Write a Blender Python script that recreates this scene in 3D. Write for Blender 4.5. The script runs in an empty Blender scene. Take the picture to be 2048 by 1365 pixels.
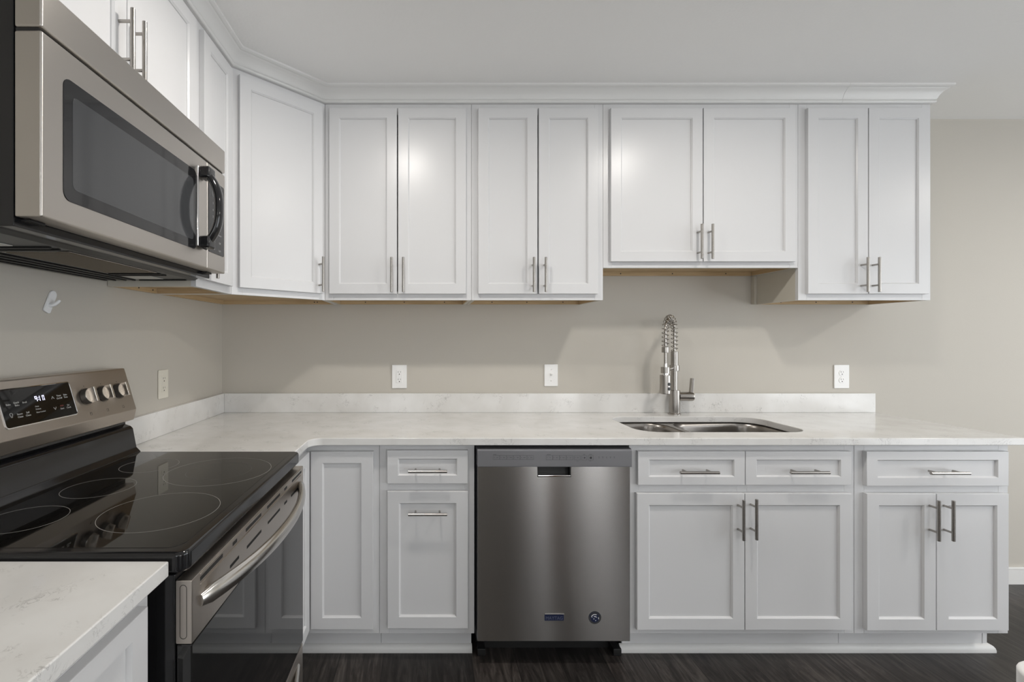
import bpy, bmesh, math, random
from mathutils import Matrix, Vector

random.seed(4)
SC = bpy.context.scene
COL = SC.collection
PI = math.pi

# ------------------------------------------------------------------ camera
EYE = 1.314                       # camera height above the floor
cam_d = bpy.data.cameras.new('camera')
cam = bpy.data.objects.new('camera', cam_d); COL.objects.link(cam)
cam.location = (0, 0, EYE); cam.rotation_euler = (PI / 2, 0, 0)
cam_d.sensor_width = 36; cam_d.lens = 938 / 2048 * 36
cam_d.shift_x = (1024 - 855) / 2048; cam_d.shift_y = -(682.5 - 675) / 2048
cam_d.clip_start = 0.02
SC.camera = cam

# ------------------------------------------------------------------ world, exposure
SC.view_settings.view_transform = 'Standard'; SC.view_settings.look = 'None'
SC.view_settings.gamma = 1; SC.view_settings.use_curve_mapping = False
SC.view_settings.exposure = 0.2
W = bpy.data.worlds.new('world'); SC.world = W; W.use_nodes = True
W.node_tree.nodes['Background'].inputs[0].default_value = (0.75, 0.85, 1, 1)
W.node_tree.nodes['Background'].inputs[1].default_value = 0.4
LAMP_W = 8.0        # each recessed ceiling lamp near the cabinets
FILL_LAMP_W = 20.0    # added fill lamp, out of view at the right
WIN_E = 3.0          # daylight through the window panes

# ------------------------------------------------------------------ room measures
WX = -1.098          # left wall
WY = 2.506           # back wall
CZ = 2.480           # ceiling
RX = 5.0             # right wall
FY = -3.2            # rear wall

# ================================================================== materials
def mat(name, col, rough=0.5, metal=0.0, spec=0.5, aniso=0.0, rot=0.0, coat=0.0, emit=None, es=0.0):
    m = bpy.data.materials.new(name); m.use_nodes = True
    p = m.node_tree.nodes['Principled BSDF']
    p.inputs['Base Color'].default_value = (*col, 1)
    p.inputs['Roughness'].default_value = rough
    p.inputs['Metallic'].default_value = metal
    p.inputs['Specular IOR Level'].default_value = spec
    p.inputs['Anisotropic'].default_value = aniso
    p.inputs['Anisotropic Rotation'].default_value = rot
    p.inputs['Coat Weight'].default_value = coat
    if emit:
        p.inputs['Emission Color'].default_value = (*emit, 1)
        p.inputs['Emission Strength'].default_value = es
    return m

def nodes(m):
    nt = m.node_tree
    return nt, nt.nodes['Principled BSDF'], (lambda t: nt.nodes.new(t)), nt.links.new

def coords(m, scale=(1, 1, 1), rot=(0, 0, 0)):
    nt, p, N, L = nodes(m)
    tc = N('ShaderNodeTexCoord'); mp = N('ShaderNodeMapping')
    mp.inputs['Scale'].default_value = scale; mp.inputs['Rotation'].default_value = rot
    L(tc.outputs['Object'], mp.inputs['Vector'])
    return mp.outputs['Vector']

def noise(m, vec, scale, detail=3, rough=0.5, dist=0.0):
    nt, p, N, L = nodes(m)
    n = N('ShaderNodeTexNoise'); n.inputs['Scale'].default_value = scale
    n.inputs['Detail'].default_value = detail; n.inputs['Roughness'].default_value = rough
    n.inputs['Distortion'].default_value = dist
    L(vec, n.inputs['Vector']); return n

def ramp(m, fac, stops):
    nt, p, N, L = nodes(m)
    r = N('ShaderNodeValToRGB'); e = r.color_ramp.elements
    while len(e) < len(stops): e.new(0.5)
    for k, (pos, c) in enumerate(stops):
        e[k].position = pos; e[k].color = (*c, 1) if len(c) == 3 else c
    L(fac, r.inputs[0]); return r.outputs['Color']

def bump(m, h, strength, dist=0.001):
    nt, p, N, L = nodes(m)
    b = N('ShaderNodeBump'); b.inputs['Strength'].default_value = strength
    b.inputs['Distance'].default_value = dist
    L(h, b.inputs['Height']); L(b.outputs['Normal'], p.inputs['Normal'])

def mixc(m, fac, a, b, mode='MIX'):
    nt, p, N, L = nodes(m)
    x = N('ShaderNodeMix'); x.data_type = 'RGBA'; x.blend_type = mode
    for s, v in ((0, fac), (6, a), (7, b)):
        if isinstance(v, (int, float)): x.inputs[s].default_value = v
        elif isinstance(v, tuple): x.inputs[s].default_value = (*v, 1)
        else: L(v, x.inputs[s])
    return x.outputs[2]

# painted cabinet wood
M_CAB = mat('white_cabinet_paint', (.655, .655, .66), .30, spec=.5)
v = coords(M_CAB, (1, 1, 1)); bump(M_CAB, noise(M_CAB, v, 60, 2).outputs['Fac'], .04, .002)
M_SIDE = mat('almond_side_laminate', (.58, .55, .48), .4)
M_TRIM = mat('white_trim_paint', (.74, .735, .72), .4)
M_CEIL = mat('ceiling_paint', (.90, .895, .88), .8, spec=.2)
v = coords(M_CEIL); bump(M_CEIL, noise(M_CEIL, v, 90, 3, .6).outputs['Fac'], .25, .004)
M_WALL = mat('greige_wall_paint', (.532, .504, .452), .55, spec=.3)
v = coords(M_WALL); bump(M_WALL, noise(M_WALL, v, 140, 3, .6).outputs['Fac'], .12, .002)

# maple plywood seen under the wall cabinets
M_WOOD = mat('raw_maple_plywood', (.52, .33, .17), .55)
v = coords(M_WOOD, (2, 2, 30)); n = noise(M_WOOD, v, 3, 4, .6, .4)
nodes(M_WOOD)[3](ramp(M_WOOD, n.outputs['Fac'], [(.3, (.46, .33, .18)), (.7, (.60, .45, .27))]), M_WOOD.node_tree.nodes['Principled BSDF'].inputs['Base Color'])

# quartz: white with sparse short grey flecks gathered in clusters
def quartz():
    m = mat('white_quartz', (.78, .76, .73), .12, spec=.5)
    nt, p, N, L = nodes(m)
    v = coords(m, (1, 1, 1), (0, 0, .35))
    cloud = ramp(m, noise(m, v, 9, 3).outputs['Fac'], [(.35, (.70, .69, .67)), (.65, (.76, .755, .74))])
    warp = noise(m, v, 7, 3)
    vadd = N('ShaderNodeVectorMath'); vadd.operation = 'MULTIPLY_ADD'
    L(warp.outputs['Color'], vadd.inputs[0]); vadd.inputs[1].default_value = (.35, .35, .35); L(v, vadd.inputs[2])
    st = N('ShaderNodeMapping'); st.inputs['Scale'].default_value = (9, 26, 20)
    L(vadd.outputs[0], st.inputs['Vector'])
    vein = noise(m, st.outputs['Vector'], 1.6, 5, .62, .8)
    d = N('ShaderNodeMath'); d.operation = 'SUBTRACT'; d.inputs[1].default_value = .5; L(vein.outputs['Fac'], d.inputs[0])
    a = N('ShaderNodeMath'); a.operation = 'ABSOLUTE'; L(d.outputs[0], a.inputs[0])
    line = ramp(m, a.outputs[0], [(0, (1, 1, 1)), (.022, (0, 0, 0))])
    patch = ramp(m, noise(m, v, 13, 4, .6).outputs['Fac'], [(.53, (0, 0, 0)), (.65, (1, 1, 1))])
    f = mixc(m, 1.0, line, patch, 'MULTIPLY')
    ff = N('ShaderNodeMath'); ff.operation = 'MULTIPLY'; ff.inputs[1].default_value = .7; L(f, ff.inputs[0])
    L(mixc(m, ff.outputs[0], cloud, (.30, .29, .28)), p.inputs['Base Color'])
    return m
M_QUARTZ = quartz()

# dark grey oak vinyl planks running away from the camera
def planks():
    m = mat('dark_oak_vinyl_plank', (.05, .045, .042), .38, spec=.35)
    nt, p, N, L = nodes(m)
    v = coords(m, (1, 1, 1), (0, 0, PI / 2))
    b = N('ShaderNodeTexBrick'); L(v, b.inputs['Vector'])
    b.inputs['Scale'].default_value = 1; b.inputs['Brick Width'].default_value = 1.22
    b.inputs['Row Height'].default_value = .18; b.inputs['Mortar Size'].default_value = .0012
    b.inputs['Mortar Smooth'].default_value = .2; b.inputs['Bias'].default_value = 0
    b.inputs['Color1'].default_value = (0, 0, 0, 1); b.inputs['Color2'].default_value = (1, 1, 1, 1)
    b.inputs['Mortar'].default_value = (.5, .5, .5, 1)
    b.offset = .37
    bw = N('ShaderNodeRGBToBW'); L(b.outputs['Color'], bw.inputs[0])
    off = N('ShaderNodeVectorMath'); off.operation = 'MULTIPLY_ADD'
    L(b.outputs['Color'], off.inputs[0]); off.inputs[1].default_value = (7, 3, 5); L(v, off.inputs[2])
    s1 = N('ShaderNodeMapping'); s1.inputs['Scale'].default_value = (1.5, 10, 4); L(off.outputs[0], s1.inputs['Vector'])
    g1 = noise(m, s1.outputs['Vector'], 1.8, 7, .68, 2.6)
    s2 = N('ShaderNodeMapping'); s2.inputs['Scale'].default_value = (3.5, 70, 10); L(off.outputs[0], s2.inputs['Vector'])
    g2 = noise(m, s2.outputs['Vector'], 1.5, 3, .6, .3)
    c1 = ramp(m, g1.outputs['Fac'], [(.30, (.014, .0125, .012)), (.48, (.032, .028, .0265)), (.72, (.078, .071, .066))])
    c2 = ramp(m, g2.outputs['Fac'], [(.40, (.80, .80, .80)), (.66, (1.20, 1.19, 1.17))])
    c = mixc(m, 1.0, c1, c2, 'MULTIPLY')
    tone = ramp(m, bw.outputs[0], [(0, (.62, .62, .62)), (1, (1.35, 1.30, 1.25))])
    c = mixc(m, 1.0, c, tone, 'MULTIPLY')
    L(mixc(m, b.outputs['Fac'], c, (.008, .008, .008)), p.inputs['Base Color'])
    bump(m, g2.outputs['Fac'], .12, .002)
    return m
M_FLOOR = planks()

def steel(name, col, rough=.28, aniso=.75, rot=.25, stretch=(3, 400, 400), amt=.012):
    m = mat(name, col, rough, 1.0, aniso=aniso, rot=rot)
    nt, p, N, L = nodes(m)
    tg = N('ShaderNodeTangent'); tg.direction_type = 'UV_MAP'; tg.uv_map = 'UVMap'
    L(tg.outputs[0], p.inputs['Tangent'])
    v = coords(m, stretch); n = noise(m, v, 1, 2)
    r = N('ShaderNodeMapRange'); L(n.outputs['Fac'], r.inputs[0])
    r.inputs[3].default_value = rough - amt; r.inputs[4].default_value = rough + amt
    L(r.outputs[0], p.inputs['Roughness'])
    return m
M_STEEL_DW = steel('brushed_dark_stainless', (.31, .297, .285), .25, .97, .25, amt=.02)
M_STEEL_RG = steel('brushed_warm_stainless', (.52, .475, .43), .32, .8, .25, (400, 3, 400))
M_STEEL_MW = steel('brushed_bright_stainless', (.54, .51, .475), .32, .85, .25, (400, 3, 400))
M_NICKEL = mat('brushed_nickel', (.40, .38, .355), .27, 1.0)
M_CHROME = mat('polished_chrome', (.75, .74, .73), .08, 1.0)
M_SINK = mat('satin_stainless_bowl', (.30, .28, .26), .28, 1.0)
M_BLACK = mat('black_enamel', (.010, .010, .011), .10, spec=.5)
M_GLASS = mat('black_ceramic_glass', (.006, .0055, .005), .03, spec=.5)
M_OVENG = mat('black_oven_glass', (.012, .012, .012), .035, spec=.6)
M_WINDG = mat('smoked_window_glass', (.045, .047, .05), .07, spec=.6)
M_WINFR = mat('black_window_border', (.012, .012, .013), .06, spec=.6)
M_MATTE = mat('black_plastic', (.012, .012, .012), .45)
M_CHAR = mat('charcoal_plastic', (.040, .042, .044), .35)
M_GRIP = mat('bright_knob_metal', (.72, .67, .61), .24, 1.0)
M_KNOB = mat('dark_knob_skirt', (.10, .092, .082), .35, .6)
M_MESH = mat('aluminium_mesh_filter', (.115, .085, .05), .5, .4)
v = coords(M_MESH, (1, 1, 1), (0, 0, .785)); ch = nodes(M_MESH)[2]('ShaderNodeTexChecker'); ch.inputs['Scale'].default_value = 500
nodes(M_MESH)[3](v, ch.inputs['Vector']); bump(M_MESH, ch.outputs['Fac'], .6, .002)
M_LENS = mat('frosted_lens', (.55, .55, .52), .4)
M_PLATE = mat('white_plastic', (.84, .84, .83), .3)
M_IVORY = mat('ivory_plastic', (.74, .71, .62), .35)
M_SLOT = mat('dark_slot', (.015, .014, .013), .6)
M_INK = mat('dark_grey_ink', (.016, .016, .018), .5)
M_LEGEND = mat('pale_legend_print', (.55, .55, .53), .5)
M_RING = mat('grey_burner_print', (.26, .25, .235), .4)
M_DIGIT = mat('lit_clock_digit', (.6, .6, .9), .4, emit=(.72, .72, 1.0), es=1.6)
M_NAVY = mat('navy_enamel', (.012, .018, .055), .3)
M_NAVYT = mat('pale_navy_print', (.11, .12, .17), .4)
M_BADGEW = mat('white_badge_print', (.75, .75, .75), .4)
M_PANEL = mat('grey_control_panel', (.19, .19, .20), .40, .35)
M_HOOK = mat('white_hook_plastic', (.80, .81, .82), .3)
M_REDP = mat('dim_red_print', (.13, .02, .015), .5)
M_LED = mat('lit_lamp_lens', (.9, .9, .9), .5, emit=(1, .95, .89), es=8)
M_PANE = mat('daylit_window_pane', (.8, .8, .8), .1, emit=(.90, .95, 1.0), es=WIN_E)
M_PANE2 = mat('bright_streak_pane', (.8, .8, .8), .1, emit=(.95, .97, 1.0), es=WIN_E * 2.4)  # unseen narrow window panes, brightened to streak the dishwasher reflection
M_DOORW = mat('brown_wood_door', (.30, .16, .08), .4)

# ================================================================== mesh building
ROOT = {}
class MB:
    """collects shapes (world coordinates) for ONE mesh object"""
    def __init__(s): s.bm = bmesh.new()
    def merge(s, bm, M=None):
        if M is not None: bmesh.ops.transform(bm, matrix=M, verts=bm.verts)
        if M is not None and M.determinant() < 0: bmesh.ops.reverse_faces(bm, faces=bm.faces)
        me = bpy.data.meshes.new('tmp'); bm.to_mesh(me); bm.free(); s.bm.from_mesh(me); bpy.data.meshes.remove(me)
        return s
    def box(s, a, b, bev=0.0, seg=2, M=None):
        bm = bmesh.new(); bmesh.ops.create_cube(bm, size=1)
        a, b = Vector(a), Vector(b)
        for vv in bm.verts:
            vv.co = Vector([(a[i] + b[i]) / 2 + vv.co[i] * abs(b[i] - a[i]) for i in range(3)])
        if bev: bmesh.ops.bevel(bm, geom=bm.edges[:], offset=bev, segments=seg, affect='EDGES', profile=.5)
        return s.merge(bm, M)
    def prism(s, pts, d, bev=0.0, seg=2, M=None):
        """closed polygon pts (3D) swept along vector d"""
        bm = bmesh.new(); d = Vector(d)
        lo = [bm.verts.new(Vector(p)) for p in pts]; hi = [bm.verts.new(Vector(p) + d) for p in pts]
        n = len(pts)
        bm.faces.new(lo[::-1]); bm.faces.new(hi)
        for i in range(n): bm.faces.new([lo[i], lo[(i + 1) % n], hi[(i + 1) % n], hi[i]])
        bmesh.ops.recalc_face_normals(bm, faces=bm.faces)
        if bev: bmesh.ops.bevel(bm, geom=bm.edges[:], offset=bev, segments=seg, affect='EDGES', profile=.5)
        return s.merge(bm, M)
    def rings(s, rings, M=None, closed=False, cap=True):
        bm = bmesh.new(); R = [[bm.verts.new(Vector(p)) for p in r] for r in rings]
        n = len(R[0]); k = len(R)
        for i in range(k if closed else k - 1):
            A, B = R[i], R[(i + 1) % k]
            for j in range(n): bm.faces.new([A[j], A[(j + 1) % n], B[(j + 1) % n], B[j]])
        if cap and not closed: bm.faces.new(R[0][::-1]); bm.faces.new(R[-1])
        bmesh.ops.recalc_face_normals(bm, faces=bm.faces)
        return s.merge(bm, M)
    def cyl(s, p0, p1, r, n=20, r1=None, M=None):
        return s.tube([p0, p1], [r, r if r1 is None else r1], n, M=M)
    def tube(s, pts, r, n=12, closed=False, M=None, up=None, sy=1.0):
        pts = [Vector(p) for p in pts]; k = len(pts); R = []
        prev = Vector(up) if up else None
        for i, p in enumerate(pts):
            if closed: t = pts[(i + 1) % k] - pts[i - 1]
            else: t = pts[min(i + 1, k - 1)] - pts[max(i - 1, 0)]
            t.normalize()
            if prev is None: prev = t.orthogonal()
            a = (prev - t * prev.dot(t)).normalized(); prev = a if not up else prev
            b = t.cross(a)
            rr = r[i] if isinstance(r, (list, tuple)) else r
            R.append([p + (a * math.cos(2 * PI * j / n) + b * sy * math.sin(2 * PI * j / n)) * rr for j in range(n)])
        return s.rings(R, M, closed)
    def lathe(s, prof, c, n=28, M=None, closed=False):
        """prof: (radius, height) around +Z at c"""
        c = Vector(c)
        R = [[c + Vector((max(r, 1e-5) * math.cos(2 * PI * j / n), max(r, 1e-5) * math.sin(2 * PI * j / n), h)) for j in range(n)] for r, h in prof]
        return s.rings(R, M, closed)
    def flatring(s, c, r, w, h, n=64):
        c = Vector(c); R = []
        for (rr, hh) in ((r - w / 2, 0), (r + w / 2, 0), (r + w / 2, h), (r - w / 2, h)):
            R.append([c + Vector((rr * math.cos(2 * PI * j / n), rr * math.sin(2 * PI * j / n), hh)) for j in range(n)])
        return s.rings(R, closed=True)
    def obj(s, name, m, parent=None, loc=None, rz=0.0, sharp=38):
        if loc is None: off = ROOT.get(parent.name, Vector((0, 0, 0))) if parent else Vector((0, 0, 0))
        else: off = Vector((0, 0, 0))
        bmesh.ops.transform(s.bm, matrix=Matrix.Translation(-off), verts=s.bm.verts)
        uv = s.bm.loops.layers.uv.new('UVMap')
        for f in s.bm.faces:
            nx, ny, nz = (abs(q) for q in f.normal)
            for l in f.loops:
                co = l.vert.co
                l[uv].uv = (co.x, co.z) if ny >= nx and ny >= nz else ((co.y, co.z) if nx >= nz else (co.y, co.x))
        me = bpy.data.meshes.new(name); s.bm.to_mesh(me); s.bm.free()
        return link(name, me, m, parent, off, loc, rz, sharp)

def link(name, me, m, parent, off, loc=None, rz=0, sharp=38):
    me.materials.clear()
    for q in (m if isinstance(m, (list, tuple)) else [m]): me.materials.append(q)
    me.polygons.foreach_set('use_smooth', [True] * len(me.polygons))
    me.set_sharp_from_angle(angle=math.radians(sharp))
    o = bpy.data.objects.new(name, me); COL.objects.link(o)
    wn = o.modifiers.new('weighted_normals', 'WEIGHTED_NORMAL'); wn.keep_sharp = True; wn.mode = 'FACE_AREA'; wn.weight = 100
    if parent: o.parent = parent
    ROOT[o.name] = off
    if loc is not None:
        o.location = Vector(loc) - (ROOT[parent.name] if parent else Vector()); o.rotation_euler.z = rz
    return o

def thing(name, label, cat, loc, group=None):
    o = bpy.data.objects.new(name, None); COL.objects.link(o); o.location = loc
    o.empty_display_size = .05
    ROOT[o.name] = Vector(loc); return tag(o, label, cat, group)
def tag(o, label, cat, group=None):
    o['label'] = label; o['category'] = cat
    if group: o['group'] = group
    return o
def struct(o): o['kind'] = 'structure'; return o

def frame(origin, deg):
    """local (u along the front, v up, w outward) -> world; deg 0 faces -Y, 90 faces +X"""
    B = Matrix(((1, 0, 0, 0), (0, 0, -1, 0), (0, 1, 0, 0), (0, 0, 0, 1)))
    return Matrix.Translation(Vector(origin)) @ Matrix.Rotation(math.radians(deg), 4, 'Z') @ B

def text_mb(b, s, size, M, align='CENTER', thick=.0002, shear=0.0, sx=1.0):
    c = bpy.data.curves.new('t', 'FONT'); c.body = s; c.size = size; c.extrude = thick
    c.align_x = align; c.align_y = 'CENTER'; c.shear = shear; c.resolution_u = 3
    o = bpy.data.objects.new('t', c); COL.objects.link(o)
    bpy.context.view_layer.update()
    me = bpy.data.meshes.new_from_object(o.evaluated_get(bpy.context.evaluated_depsgraph_get()))
    bm = bmesh.new(); bm.from_mesh(me); bpy.data.objects.remove(o); bpy.data.curves.remove(c); bpy.data.meshes.remove(me)
    if sx != 1.0: bmesh.ops.scale(bm, vec=(sx, 1, 1), verts=bm.verts)
    b.merge(bm, M); return b

def arc(cx, cy, r, a0, a1, n=8):
    return [(cx + r * math.cos(a0 + (a1 - a0) * i / n), cy + r * math.sin(a0 + (a1 - a0) * i / n)) for i in range(n + 1)]
def rrect(x0, y0, x1, y1, r, n=8):
    return (arc(x0 + r, y0 + r, r, PI, 1.5 * PI, n) + arc(x1 - r, y0 + r, r, 1.5 * PI, 2 * PI, n)
            + arc(x1 - r, y1 - r, r, 0, PI / 2, n) + arc(x0 + r, y1 - r, r, PI / 2, PI, n))

def slab(name, loops, zlo, zhi, bev, m, parent=None):
    """flat slab from outline loops (outer, holes) with eased edges"""
    c = bpy.data.curves.new('s', 'CURVE'); c.dimensions = '2D'; c.fill_mode = 'BOTH'
    c.extrude = (zhi - zlo) / 2 - bev; c.bevel_depth = bev; c.bevel_resolution = 2; c.offset = -bev
    for lp in loops:
        sp = c.splines.new('POLY'); sp.points.add(len(lp) - 1); sp.use_cyclic_u = True
        for q, p in zip(sp.points, lp): q.co = (p[0], p[1], 0, 1)
    o = bpy.data.objects.new('s', c); COL.objects.link(o); bpy.context.view_layer.update()
    me = bpy.data.meshes.new_from_object(o.evaluated_get(bpy.context.evaluated_depsgraph_get()))
    bm = bmesh.new(); bm.from_mesh(me); bpy.data.objects.remove(o); bpy.data.curves.remove(c); bpy.data.meshes.remove(me)
    bmesh.ops.remove_doubles(bm, verts=bm.verts, dist=1e-5)
    bmesh.ops.recalc_face_normals(bm, faces=bm.faces)
    b = MB(); b.merge(bm, Matrix.Translation((0, 0, (zlo + zhi) / 2)))
    return b.obj(name, m, parent)

# ================================================================== room shell
struct(MB().box((WX - .12, FY - .12, -.1), (RX + .12, WY + .12, 0)).obj('floor', M_FLOOR))
struct(MB().box((WX - .12, FY - .12, CZ), (RX + .12, WY + .12, CZ + .1)).obj('ceiling', M_CEIL))
struct(MB().box((WX - .12, WY, 0), (RX + .12, WY + .12, CZ)).obj('wall_back', M_WALL))
struct(MB().box((WX - .12, FY - .12, 0), (WX, WY, CZ)).obj('wall_left', M_WALL))
struct(MB().box((RX, FY - .12, 0), (RX + .12, WY, CZ)).obj('wall_right', M_WALL))
struct(MB().box((WX, FY - .12, 0), (RX, FY, CZ)).obj('wall_rear', M_WALL))
struct(MB().box((2.352, WY - .015, 0), (RX, WY, .078), 0).box((2.352, WY - .012, .078), (RX, WY, .088), .003).obj('baseboard_back', M_TRIM))
struct(MB().box((RX - .015, FY, 0), (RX, WY - .015, .088), .003).obj('baseboard_right', M_TRIM))
struct(MB().box((WX, FY, 0), (3.29, FY + .015, .088), .003).obj('baseboard_rear', M_TRIM))

def window(n, x0, x1, z0, z1, pm=M_PANE):
    b = MB()
    for (a, c) in (((x0 - .07, z0 - .07), (x0, z1 + .07)), ((x1, z0 - .07), (x1 + .07, z1 + .07)),
                   ((x0, z1), (x1, z1 + .07)), ((x0, z0 - .07), (x1, z0)), ((x0, (z0 + z1) / 2 - .015), (x1, (z0 + z1) / 2 + .015))):
        b.box((a[0], FY + .0, a[1]), (c[0], FY + .03, c[1]), .004)
    w = struct(b.obj('window_%d' % n, M_TRIM))
    MB().box((x0, FY + .002, z0), (x1, FY + .010, z1)).obj('window_pane', pm, w)
window(1, 1.52, 1.78, .25, 2.15, M_PANE2)
window(2, -.98, -.05, .45, 2.15)  # unseen window added behind the camera as fill for the base cabinets
window(4, 2.24, 2.62, .25, 2.15, M_PANE2)
d = struct(MB().box((3.30, FY, 0), (4.15, FY + .035, 2.05), .004).obj('door_1', M_DOORW))
MB().lathe([(.0, 0), (.012, 0), (.012, .03), (.026, .045), (.026, .06), (.0, .068)], (0, 0, 0), M=Matrix.Translation((4.08, FY + .035, 1.0)) @ Matrix.Rotation(-PI / 2, 4, 'X')).obj('door_knob', M_NICKEL, d)
# right wall window
b = MB()
for (a, c) in (((-2.27, .05), (-2.2, 2.22)), ((1.5, .05), (1.57, 2.22)), ((-.38, .12), (-.32, 2.15)), ((-2.2, 2.15), (1.5, 2.22)), ((-2.2, .05), (1.5, .12))):
    b.box((RX - .03, a[0], a[1]), (RX, c[0], c[1]), .004)
w = struct(b.obj('window_3', M_TRIM))
MB().box((RX - .010, -2.2, .12), (RX - .002, 1.5, 2.15)).obj('window_pane', M_PANE, w)

# ------------------------------------------------------------------ ceiling lamps
def recessed(x, y, watt, label):
    t = thing('recessed_light', label, 'ceiling light', (x, y, CZ - .012), 'round recessed ceiling lights')
    MB().lathe([(.072, 0), (.095, .003), (.098, .012), (.072, .012)], (x, y, CZ - .0122), closed=True).obj('trim_ring', M_TRIM, t)
    MB().lathe([(.0, .003), (.071, .003), (.071, .008), (.0, .008)], (x, y, CZ - .0122)).obj('lens', M_LED, t)
    l = bpy.data.lights.new('lamp', 'AREA'); l.shape = 'DISK'; l.size = .13; l.spread = 3.05; l.energy = watt; l.color = (1, .95, .89)
    o = bpy.data.objects.new('lamp', l); COL.objects.link(o); o.parent = t; o.location = (0, 0, -.003)
recessed(-.114, 1.30, LAMP_W, 'recessed ceiling light in front of the left wall cabinets')
recessed(1.242, 1.30, LAMP_W, 'recessed ceiling light in front of the sink cabinets')
recessed(0.3, -2.2, 9.0, 'recessed ceiling light at the far left of the room')
recessed(4.0, .9, FILL_LAMP_W, 'added fill light on the ceiling at the far right of the room')  # unseen lamp added to brighten the right of the back wall

# ================================================================== cabinets
ST, RL = .048, .047
def shaker(b, M, u0, u1, v0, v1, stile=ST, rail=RL, t=.019, st=.008, dep=.008):
    def rect(du, dv, w): return [(u0 + du, v0 + dv, w), (u1 - du, v0 + dv, w), (u1 - du, v1 - dv, w), (u0 + du, v1 - dv, w)]
    b.rings([rect(0, 0, .0006), rect(0, 0, t - .0025), rect(.0008, .0008, t - .0008), rect(.0025, .0025, t),
             rect(stile - .001, rail - .001, t), rect(stile, rail, t - .0012), rect(stile + st * .55, rail + st * .55, t - dep * .62),
             rect(stile + st * .62, rail + st * .62, t - dep), rect(stile + st, rail + st, t - dep)], M)
    return b

def handle_mesh(horizontal, L=.160):
    b = MB(); h = L / 2
    ax = (lambda s, w: (s, -w, 0)) if horizontal else (lambda s, w: (0, -w, s))
    b.tube([ax(-h, .035), ax(-h + .0008, .035), ax(h - .0008, .035), ax(h, .035)], [.0052, .006, .006, .0052], 16)
    for s in (-.048, .048): b.cyl(ax(s, .0), ax(s, .0345), .0042, 12)
    o = b.obj('bar_handle', M_NICKEL); me = o.data; bpy.data.objects.remove(o); return me
H_V, H_H = handle_mesh(False), handle_mesh(True, .154)

def add_handle(door, M, u, v, horizontal, deg, wface=.019):
    o = bpy.data.objects.new('bar_handle', H_H if horizontal else H_V); COL.objects.link(o)
    wn = o.modifiers.new('weighted_normals', 'WEIGHTED_NORMAL'); wn.keep_sharp = True
    o.parent = door; o.location = (M @ Vector((u, v, wface))) - ROOT[door.name]; o.rotation_euler.z = math.radians(deg)
    return o

def front(root, M, kind, r, deg, handle=None, **kw):
    b = MB(); shaker(b, M, r[0], r[1], r[2], r[3], **kw)
    o = b.obj(kind, M_CAB, root)
    if handle: add_handle(o, M, handle[0], handle[1], handle[2], deg)
    return o

# ---- wall cabinets: u from the left front corner, origin on the face plane
def wall_cabinet(label, origin, deg, Wd, z0, z1, doors, D=.304, hole=True):
    M = frame((origin[0], origin[1], 0), deg)
    t = thing('wall_cabinet', label, 'cabinet', (origin[0], origin[1], z0), 'white wall cabinets')
    g = .0006
    for a, c in ((g, .016), (Wd - .016, Wd - g)):
        MB().box((a, z0, -D + .001), (c, z1, -.0182), .0006, 1, M).obj('side_panel', M_SIDE, t)
    b = MB()
    b.box((.016, z1 - .016, -D + .001), (Wd - .016, z1, -.0182), 0, 1, M)
    for (a, c) in (((g, z0), (.04, z1)), ((Wd - .04, z0), (Wd - g, z1)), ((.04, z0), (Wd - .04, z0 + .04)), ((.04, z1 - .05), (Wd - .04, z1))):
        b.box((a[0], a[1], -.018), (c[0], c[1], 0), .0006, 1, M)
    b.obj('carcass', M_CAB, t)
    b = MB().box((.016, z0 + .022, -D + .016), (Wd - .016, z0 + .034, -.018), 0, 1, M)
    b.box((.0162, z0 + .0012, -D + .016), (.020, z0 + .022, -.0185), 0, 1, M).box((Wd - .020, z0 + .0012, -D + .016), (Wd - .0162, z0 + .022, -.0185), 0, 1, M)
    b.obj('bottom_panel', M_WOOD, t)
    b = MB().box((.0205, z0 + .0012, -D + .001), (Wd - .0205, z0 + .0219, -D + .0155), 0, 1, M)
    nr = b.obj('nailing_rail', M_WOOD, t)
    if hole:
        for f in (.22, .52, .83): MB().cyl((Wd * f, z0 + .012, -D + .0153), (Wd * f, z0 + .012, -D + .0165), .003, 10, M=M).obj('screw', M_SLOT, nr)
    for (u0, u1, v0, v1, hu, hv) in doors:
        front(t, M, 'door', (u0, u1, v0, v1), deg, (hu, hv, False) if hu is not None else None)
    return t

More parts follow.
